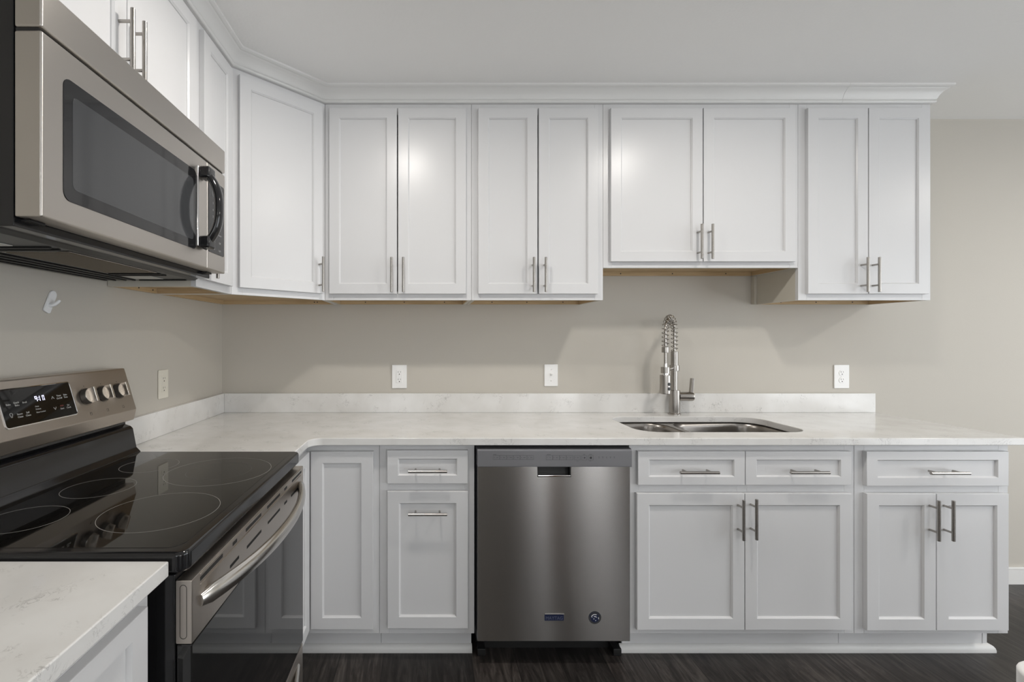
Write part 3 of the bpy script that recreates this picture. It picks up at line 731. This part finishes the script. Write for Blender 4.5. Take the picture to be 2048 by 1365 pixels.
# ================================================================== range
RY0, RY1 = .844, 1.603
def range_():
    t = thing('electric_range', 'stainless and black electric range with a smooth glass cooktop at the left wall', 'range', (-.75, (RY0 + RY1) / 2, 0))
    y0, y1 = RY0 + .003, RY1 - .003; XF = -.4245
    MB().box((WX + .02, y0, .05), (-.455, y1, .885), .004).box((-.99, y0 + .02, .0), (-.95, y1 - .02, .05)).box((-.55, y0 + .02, .0), (-.51, y1 - .02, .05)).obj('body', M_BLACK, t)
    # cooktop
    ol = [(-1.005, RY0), ] + arc(-.435 - .022, RY0 + .022, .022, -PI / 2, 0, 6) + arc(-.435 - .022, RY1 - .022, .022, 0, PI / 2, 6) + [(-1.005, RY1)]
    ck = slab('cooktop', [ol], .8865, .9245, .007, M_BLACK, t)
    gl = slab('glass_surface', [rrect(-.985, RY0 + .022, -.458, RY1 - .022, .03, 6)], .9243, .9250, .0002, M_GLASS, ck)
    for cx, cy, r in ((-.597, 1.052, .121), (-.606, 1.366, .143), (-.843, 1.424, .079), (-.848, 1.212, .082), (-.862, 1.003, .078)):
        MB().flatring((cx, cy, .92505), r, .0012, .00015).obj('burner_ring', M_RING, gl)
    MB().flatring((-.606, 1.366, .92505), .088, .0007, .0001).obj('burner_ring', mat('faint_burner_print', (.10, .095, .09), .4), gl)
    # backguard: stainless slanted panel on a black riser
    prof = [(WX + .012, 1.035), (WX + .012, 1.200), (-1.085, 1.2085), (-1.0385, 1.2085), (-1.0356, 1.206), (-.9946, 1.069), (-.9950, 1.066), (-1.003, 1.034), (-1.006, 1.032)]
    MB().prism([(p[0], RY0 + .004, p[1]) for p in prof], (0, RY1 - RY0 - .004, 0), .0016, 2).obj('control_panel', M_STEEL_RG, t)
    bg = [o for o in t.children if o.name.startswith('control_panel')][0]
    MB().prism([(WX + .012, y0, .886), (WX + .012, y0, 1.0345), (-1.030, y0, 1.0345), (-1.030, y0, 1.018), (-1.012, y0, 1.012), (-1.004, y0, 1.004), (-.992, y0, .940), (-.978, y0, .926), (-.978, y0, .886)], (0, y1 - y0, 0), .002, 2).obj('riser', M_BLACK, t)
    # slope frame: u = +Y, v up the slope, w outward
    vv = Vector((-1.0356 + .9944, 0, 1.206 - 1.068)).normalized(); ww = Vector((vv.z, 0, -vv.x))
    F = Matrix(((0, vv.x, ww.x, -.9944), (1, 0, 0, 0), (0, vv.z, ww.z, 1.068), (0, 0, 0, 1)))
    # display
    def rr3(a, b_, c, d_, r, w): return [(p[0], p[1], w) for p in rrect(a, b_, c, d_, r, 6)]
    dY0, dY1, dS0, dS1 = 1.1170, 1.3420, .0290, .1215
    MB().rings([rr3(dY0 - .003, dS0 - .003, dY1 + .003, dS1 + .003, .009, -.0005), rr3(dY0 - .003, dS0 - .003, dY1 + .003, dS1 + .003, .009, .0018),
                rr3(dY0 - .001, dS0 - .001, dY1 + .001, dS1 + .001, .008, .0024), rr3(dY0, dS0, dY1, dS1, .007, .0014), rr3(dY0, dS0, dY1, dS1, .007, -.0005)], F, closed=True).obj('display_bezel', M_CHROME, bg)
    ds = MB().prism(rr3(dY0, dS0, dY1, dS1, .007, -.0003), (0, 0, .0015), M=F).obj('display_glass', M_GLASS, bg)
    def T(s, y, q, size=.0066): text_mb(MB(), s, size, F @ Matrix.Translation((y, q, .0014))).obj('key_label', M_LEGEND, ds)
    for s, y, q in (('Bake', 1.1378, .0848), ('Quick', 1.1606, .0872), ('Bake', 1.1612, .0803), ('Broil', 1.184, .0846), ('Steam', 1.1615, .0578), ('Clean', 1.1614, .0507), ('Self', 1.1848, .0578), ('Clean', 1.1845, .0507),
                    ('Timer', 1.2949, .0881), ('On/Off', 1.2948, .0806), ('Bake', 1.3176, .0878), ('Time', 1.3174, .0809), ('Start', 1.2945, .0511), ('Set', 1.318, .0578), ('Clock', 1.3178, .0508)): T(s, y, q)
    for s, y, q in (('Oven', 1.2165, .0691), ('Preheat', 1.2185, .0618), ('Door Locked', 1.2240, .0535)): T(s, y, q, .0052)
    for (y, q, sg) in ((1.2728, .0849, 1), (1.2709, .0553, -1)):
        MB().tube([F @ Vector((y - .0042, q - .0032 * sg, .0014)), F @ Vector((y, q + .0036 * sg, .0014)), F @ Vector((y + .0042, q - .0032 * sg, .0014))], .0007, 6).obj('arrow_key', M_LEGEND, ds)
    bulb = [(1.1381 + .0038 * math.cos(a), .0595 + .0042 * math.sin(a)) for a in [math.radians(-60 + 300 * i / 14) for i in range(15)]] + [(1.1365, .0525), (1.1398, .0525)]
    MB().tube([F @ Vector((p[0], p[1], .0013)) for p in bulb], .00055, 6, closed=True).obj('bulb_icon', M_LEGEND, ds)
    MB().box((1.2895, .0575, .0011), (1.3015, .0608, .0014), M=F).obj('red_lamp', M_REDP, ds)
    # seven-segment clock reading 9:17
    dh, dw, tk = .0140, .0068, .0017
    def seg(u, which):
        b = MB()
        c = .0890; h = dh / 2
        S = {'a': ((u, c + h - tk), (u + dw, c + h)), 'd': ((u, c - h), (u + dw, c - h + tk)), 'g': ((u, c - tk / 2), (u + dw, c + tk / 2)),
             'f': ((u, c + .0006), (u + tk, c + h - .0004)), 'b': ((u + dw - tk, c + .0006), (u + dw, c + h - .0004)),
             'e': ((u, c - h + .0004), (u + tk, c - .0006)), 'c': ((u + dw - tk, c - h + .0004), (u + dw, c - .0006))}
        for k in which: b.box((S[k][0][0], S[k][0][1], .0011), (S[k][1][0], S[k][1][1], .0015), M=F)
        b.obj('clock_digit', M_DIGIT, ds)
    seg(1.2170, 'abcfg'); seg(1.2300 - .0040, 'bc'); seg(1.2400, 'abcfe')
    b = MB()
    for q in (.0865, .0915): b.box((1.2268, q - .0008, .0011), (1.2284, q + .0008, .0015), M=F)
    b.obj('clock_colon', M_DIGIT, ds)
    # knobs
    for ky in (1.3947, 1.4668, 1.5415, 1.052, .980):
        k = MB(); K = F @ Matrix.Translation((ky, .0725, 0))
        k.lathe([(0, .0003), (.0235, .0003), (.0240, .002), (.0225, .013), (.0215, .0145), (0, .0145)], (0, 0, 0), 32, K)
        ko = k.obj('knob', M_KNOB, bg)
        MB().lathe([(0, .0143), (.0208, .0143), (.0205, .0152), (0, .0155)], (0, 0, 0), 32, K).obj('knob_face', M_GRIP, ko)
        MB().prism([(-.0060, -.0225, .0145), (.0060, -.0225, .0145), (.0045, -.0225, .0330), (-.0045, -.0225, .0330)], (0, .0450, 0), .0015, 2, K).obj('knob_grip', M_GRIP, ko)
        b = MB().flatring((0, 0, 0), .0262, .0006, .0003, 40)
        bmesh.ops.transform(b.bm, matrix=K, verts=b.bm.verts)
        b.obj('dial_ring', M_INK, bg)
    for ky, dot in ((1.3947, (-.0010, .0020)), (1.4668, (.0028, .0022)), (1.5415, (.0026, -.0028))):
        b = MB()
        for (a, c) in (((-.0038, -.0042), (.0038, -.0037)), ((-.0038, .0037), (.0038, .0042)), ((-.0038, -.0042), (-.0033, .0042)), ((.0033, -.0042), (.0038, .0042))):
            b.box((ky + a[0], .0193 + a[1], .0001), (ky + c[0], .0193 + c[1], .0004), M=F)
        b.box((ky + dot[0] - .001, .0193 + dot[1] - .001, .0001), (ky + dot[0] + .001, .0193 + dot[1] + .001, .0004), M=F)
        b.obj('burner_icon', M_INK, bg)
        MB().cyl((ky + .002, .1045, .0001), (ky + .002, .1045, .0004), .0013, 8, M=F).obj('off_mark', M_INK, bg)
    # oven door: black glass below, stainless band on top
    dr = MB().box((XF - .028, y0 - .002, .278), (XF - .0004, y1 + .002, .7595), .003).obj('oven_door', M_OVENG, t)
    zb0, zb1 = .7600, .8750
    bd = MB().box((XF - .030, y0 - .002, zb0), (XF, y1 + .002, zb1), .0025).obj('door_band', M_STEEL_RG, dr)
    b = MB()
    for (a, c, zc, h) in ((.876, .972, .862, .0075), (1.022, 1.045, .862, .0075), (1.096, 1.197, .862, .0075), (1.242, 1.349, .862, .0075), (1.390, 1.417, .862, .0075), (1.469, 1.578, .862, .0075),
                          (.935, .960, .8195, .007), (1.008, 1.056, .8195, .007), (1.102, 1.198, .8195, .007), (1.247, 1.349, .8195, .007), (1.390, 1.417, .8195, .007), (1.46, 1.54, .8195, .007)):
        MB().box((XF - .004, a, zc - h / 2), (XF + .0003, c, zc + h / 2)).obj('vent_slot', M_SLOT, bd)
    for zz in (.8505, .8700): MB().box((XF - .0008, y0 + .028, zz), (XF + .0020, y1 - .028, zz + .003), .001).obj('vent_ridge', M_STEEL_RG, bd)
    # stadium groove on the near end of the band
    gx, gz0, gz1, gr = XF - .0155, .776, .861, .0060
    pts = [(gx + gr * math.cos(a), y0 - .0021, gz1 + gr * math.sin(a)) for a in [PI * i / 10 for i in range(11)]] + [(gx + gr * math.cos(a), y0 - .0021, gz0 + gr * math.sin(a)) for a in [PI + PI * i / 10 for i in range(11)]]
    MB().tube(pts, .0007, 6, closed=True).obj('end_groove', M_KNOB, bd)
    # bowed handle
    pts = []; n = 28
    for i in range(n + 1):
        f = i / n; y = .880 + (1.573 - .880) * f
        pts.append((XF - .002 + .060 * (1 - abs(2 * f - 1) ** 2.2) , y, .8200))
    MB().tube(pts, [.0175 if 0 < i < n else .012 for i in range(n + 1)], 16, up=(0, 0, 1), sy=.65).obj('handle', M_CHROME_R, dr, sharp=70)
    # storage drawer
    dw = MB().box((XF - .030, y0 - .001, .075), (XF - .001, y1 + .001, .272), .003).obj('drawer', M_STEEL_RG, t)
    pts = []
    for i in range(n + 1):
        f = i / n; y = .90 + (1.55 - .90) * f
        pts.append((XF - .004 + .036 * (1 - abs(2 * f - 1) ** 2.2), y, .225))
    MB().tube(pts, .011, 12, up=(0, 0, 1), sy=.7).obj('handle', M_CHROME_R, dw, sharp=70)
M_CHROME_R = mat('satin_steel_bar', (.62, .60, .57), .20, 1.0)
range_()

# ================================================================== microwave
def microwave():
    XF = -.6856; y0, y1 = .8325, 1.5885; ys = 1.4596
    t = thing('microwave', 'stainless over-the-range microwave with a black window and bowed handle', 'microwave', (-.9, 1.21, 1.507))
    MB().box((WX + .001, y0 + .002, 1.512), (-.7365, y1 - .002, 1.9435), .003).obj('body', M_BLACK, t)
    dr = MB().box((-.7345, y0, 1.5286), (XF, ys - .0006, 1.8605), .004, 3)
    dr = dr.obj('door', M_STEEL_MW, t)
    MB().box((-.7345, ys + .0006, 1.5286), (XF, y1, 1.8605), .004, 3).obj('control_frame', M_STEEL_MW, t)
    MB().box((-.7345, y0, 1.8670), (XF, y1, 1.9440), .004, 3).obj('vent_grille', M_STEEL_MW, t)
    MB().box((-.7345, y0 + .004, 1.8600), (XF - .008, y1 - .004, 1.8675)).obj('vent_gap', M_MATTE, t)
    F = frame((XF, 0, 0), 90)
    b = MB().prism([(p[0], p[1], -.004) for p in rrect(.882, 1.5735, 1.391, 1.8075, .018, 6)], (0, 0, .0052), .0008, 1, F)
    wn = b.obj('window', M_WINFR, dr)
    MB().prism([(p[0], p[1], .0012) for p in rrect(.9045, 1.5990, 1.372, 1.7790, .012, 6)], (0, 0, .0003), M=F).obj('window_screen', M_WINDG, wn)
    # control area
    kp = MB().prism([(p[0], p[1], -.002) for p in rrect(1.4680, 1.5830, 1.5780, 1.8150, .006, 5)], (0, 0, .0032), .0006, 1, F).obj('keypad', M_WINFR, t)
    b = MB(); T = lambda s, y, z, q=.010: text_mb(b, s, q, F @ Matrix.Translation((y, z, .0013)))
    rows = 6
    for i, s in enumerate(('1', '4', '7', '*')): pass
    zz = 1.742
    for i, row in enumerate((('1', '2', '3'), ('4', '5', '6'), ('7', '8', '9'), ('', '0', ''))):
        for j, s in enumerate(row):
            if s: T(s, 1.497 + j * .026, zz - i * .022, .011)
    for i, (a, c) in enumerate((('Cook', 'Power'), ('Start', 'Off'))):
        T(a, 1.502, 1.648 - i * .026, .0095); T(c, 1.545, 1.648 - i * .026, .0095)
    T('Vent', 1.502, 1.598, .0085); T('Light', 1.545, 1.598, .0085)
    b.obj('key_legend', mat('grey_key_print', (.30, .30, .30), .5), kp)
    MB().box((1.487, 1.762, .0011), (1.560, 1.800, .0015), M=F).obj('clock_window', M_WINDG, kp)
    # bowed black handle with a chrome strip
    hb = MB(); yc = 1.4235; z0, z1 = 1.583, 1.828
    pts = []; n = 26
    for i in range(n + 1):
        f = i / n; zq = z0 + .004 + (z1 - z0 - .008) * f
        pts.append((XF + .004 + .050 * (1 - abs(2 * f - 1) ** 2.6), yc, zq))
    hb.tube(pts, .0185, 16, up=(0, 1, 0), sy=.62)
    for zc in (z0 + .018, z1 - .018): hb.box((XF + .0012, yc - .0245, zc - .018), (XF + .034, yc + .0205, zc + .018), .007, 3)
    ho = hb.obj('handle', M_BLACK, dr, sharp=60)
    MB().tube([(XF + .0016, yc - .0285, z0 + .004), (XF + .0016, yc - .0285, z1 - .004)], .0040, 10).obj('chrome_strip', M_CHROME, ho)
    # underside
    b = MB().prism([(WX + .002, y0 + .006, 1.5115), (WX + .002, y0 + .006, 1.5055), (-.785, y0 + .006, 1.5055), (-.757, y0 + .006, 1.522), (-.757, y0 + .006, 1.5265), (-.775, y0 + .006, 1.5115)], (0, y1 - y0 - .012, 0))
    un = b.obj('underside', M_CHAR, t)
    zb = 1.5055
    MB().box((-.946, 1.040, zb - .0022), (-.795, 1.380, zb - .0002), .0005, 1).obj('filter_frame', M_NICKEL, un)
    MB().box((-.940, 1.046, zb - .0030), (-.801, 1.374, zb - .0021)).obj('grease_filter', M_MESH, un)
    for (a, c) in ((.885, .975), (1.455, 1.530)):
        MB().box((-.950, a, zb - .0022), (-.862, c, zb - .0002), .0005, 1).obj('light_lens', M_LENS, un)
    for x in (-.975, -1.005, -1.04, -1.07): MB().box((x - .005, .86, zb - .004), (x + .005, 1.56, zb - .0002), .001, 1).obj('vent_rib', M_MATTE, un)
    for y in (.995, 1.02, 1.405, 1.435, 1.555): MB().box((-.955, y - .004, zb - .004), (-.80, y + .004, zb - .0002), .001, 1).obj('vent_rib', M_MATTE, un)
    for y in (.850, 1.530): MB().box((-.772, y, 1.5235), (-.720, y + .035, 1.5283), .001, 1).obj('hinge', M_MATTE, un)
microwave()

# ================================================================== small things on the walls
def outlet(label, origin, deg, style, pm, h=.116, wd=.074, group='wall outlets'):
    M = frame(origin, deg)
    t = thing('wall_outlet', label, 'outlet', origin, group)
    pl = MB().box((-wd / 2, -h / 2, .0004), (wd / 2, h / 2, .0060), .0022, 2, M).obj('cover_plate', pm, t)
    b = MB()
    if style == 'decora': b.box((-.0168, -.034, .0055), (.0168, .034, .0078), .001, 1, M)
    else:
        for s in (.0195, -.0195):
            b.prism([(p[0], p[1], .0055) for p in arc(0, s, .0165, math.radians(-60), math.radians(60), 8) + arc(0, s, .0165, math.radians(120), math.radians(240), 8)], (0, 0, .0024), .0006, 1, M)
    rc = b.obj('receptacle', pm, t)
    b = MB(); zt = .0079
    for s in (.0195, -.0195):
        b.box((-.0072, s + .001, zt - .001), (-.0052, s + .0092, zt + .0002), M=M).box((.0050, s + .002, zt - .001), (.0068, s + .0088, zt + .0002), M=M)
        b.cyl((0, s - .0065, zt - .001), (0, s - .0065, zt + .0002), .0027, 10, M=M)
    b.obj('slot', M_SLOT, rc)
    if style == 'decora': MB().box((-.006, -.0032, zt - .001), (.006, -.0008, zt + .0006), M=M).box((-.006, .0008, zt - .001), (.006, .0032, zt + .0006), M=M).obj('test_button', pm, rc)
    else: MB().cyl((0, 0, .0055), (0, 0, .0068), .0030, 12, M=M).obj('screw', M_NICKEL, pl)
outlet('white rectangular-face outlet on the back wall above the narrow base cabinet', (-.150, WY, 1.104), 0, 'decora', M_PLATE, .125, .079)
outlet('white outlet with two round sockets on the back wall right of the sink', (2.209, WY, 1.104), 0, 'duplex', M_PLATE, .125, .080)
outlet('ivory outlet on the left wall beside the range', (WX, 1.942, 1.120), 90, 'decora', M_IVORY, .118, .070)
M = frame((.659, WY, 1.111), 0)
t = thing('light_switch', 'white toggle light switch on the back wall left of the faucet', 'switch', (.659, WY, 1.111))
pl = MB().box((-.036, -.0585, .0004), (.036, .0585, .0060), .0022, 2, M).obj('cover_plate', M_PLATE, t)
MB().box((-.0055, -.012, .0055), (.0055, .012, .0066), .0006, 1, M).prism([(-.0042, -.004, .006), (-.0042, .006, .006), (-.0042, .0115, .0170), (-.0042, .0070, .0180)], (.0084, 0, 0), .0006, 1, M).obj('toggle', M_PLATE, t)
b = MB()
for s in (.030, -.030): b.cyl((0, s, .0055), (0, s, .0066), .0026, 12, M=M)
b.obj('screw', M_NICKEL, pl)

def hook(label, y, z, tilt):
    t = thing('wall_hook', label, 'hook', (WX, y, z), 'white adhesive wall hooks')
    Mh = frame((WX, y, z), 90) @ Matrix.Rotation(math.radians(tilt), 4, 'Z')
    MB().prism([(p[0], p[1], .0006) for p in arc(0, .022, .0125, 0, PI, 10) + arc(-.006, -.029, .0065, PI, 1.5 * PI, 4) + arc(.006, -.029, .0065, 1.5 * PI, 2 * PI, 4)], (0, 0, .0055), .0015, 2, Mh).obj('back_plate', M_HOOK, t)
    MB().tube([(0, -.012, .004), (0, -.013, .012), (0, -.010, .020), (0, -.002, .027), (0, .004, .030)], [.0062, .0056, .0050, .0046, .0036], 12, M=Mh, sy=1.0).obj('prong', M_HOOK, t)
hook('white plastic wall hook tilted on the left wall under the microwave', 1.361, 1.418, -25)
hook('white plastic wall hook at the very left edge, only its tip in view', 1.166, 1.433, -14)

# ================================================================== table beside the camera (one rounded corner shows at lower right)
t = thing('work_table', 'white-topped table of which only a rounded corner shows at lower right', 'table', (1.35, -.08, 0))
slab('table_top', [rrect(.7055, -.75, 1.95, .5830, .040, 8)], .874, CT1, .004, M_PLATE, t)
for x in (.84, 1.76):
    for y in (-.66, .40):
        MB().box((x, y, 0), (x + .09, y + .09, .8738), .004).obj('leg', M_DOORW, t)
print('objects', len(bpy.data.objects))
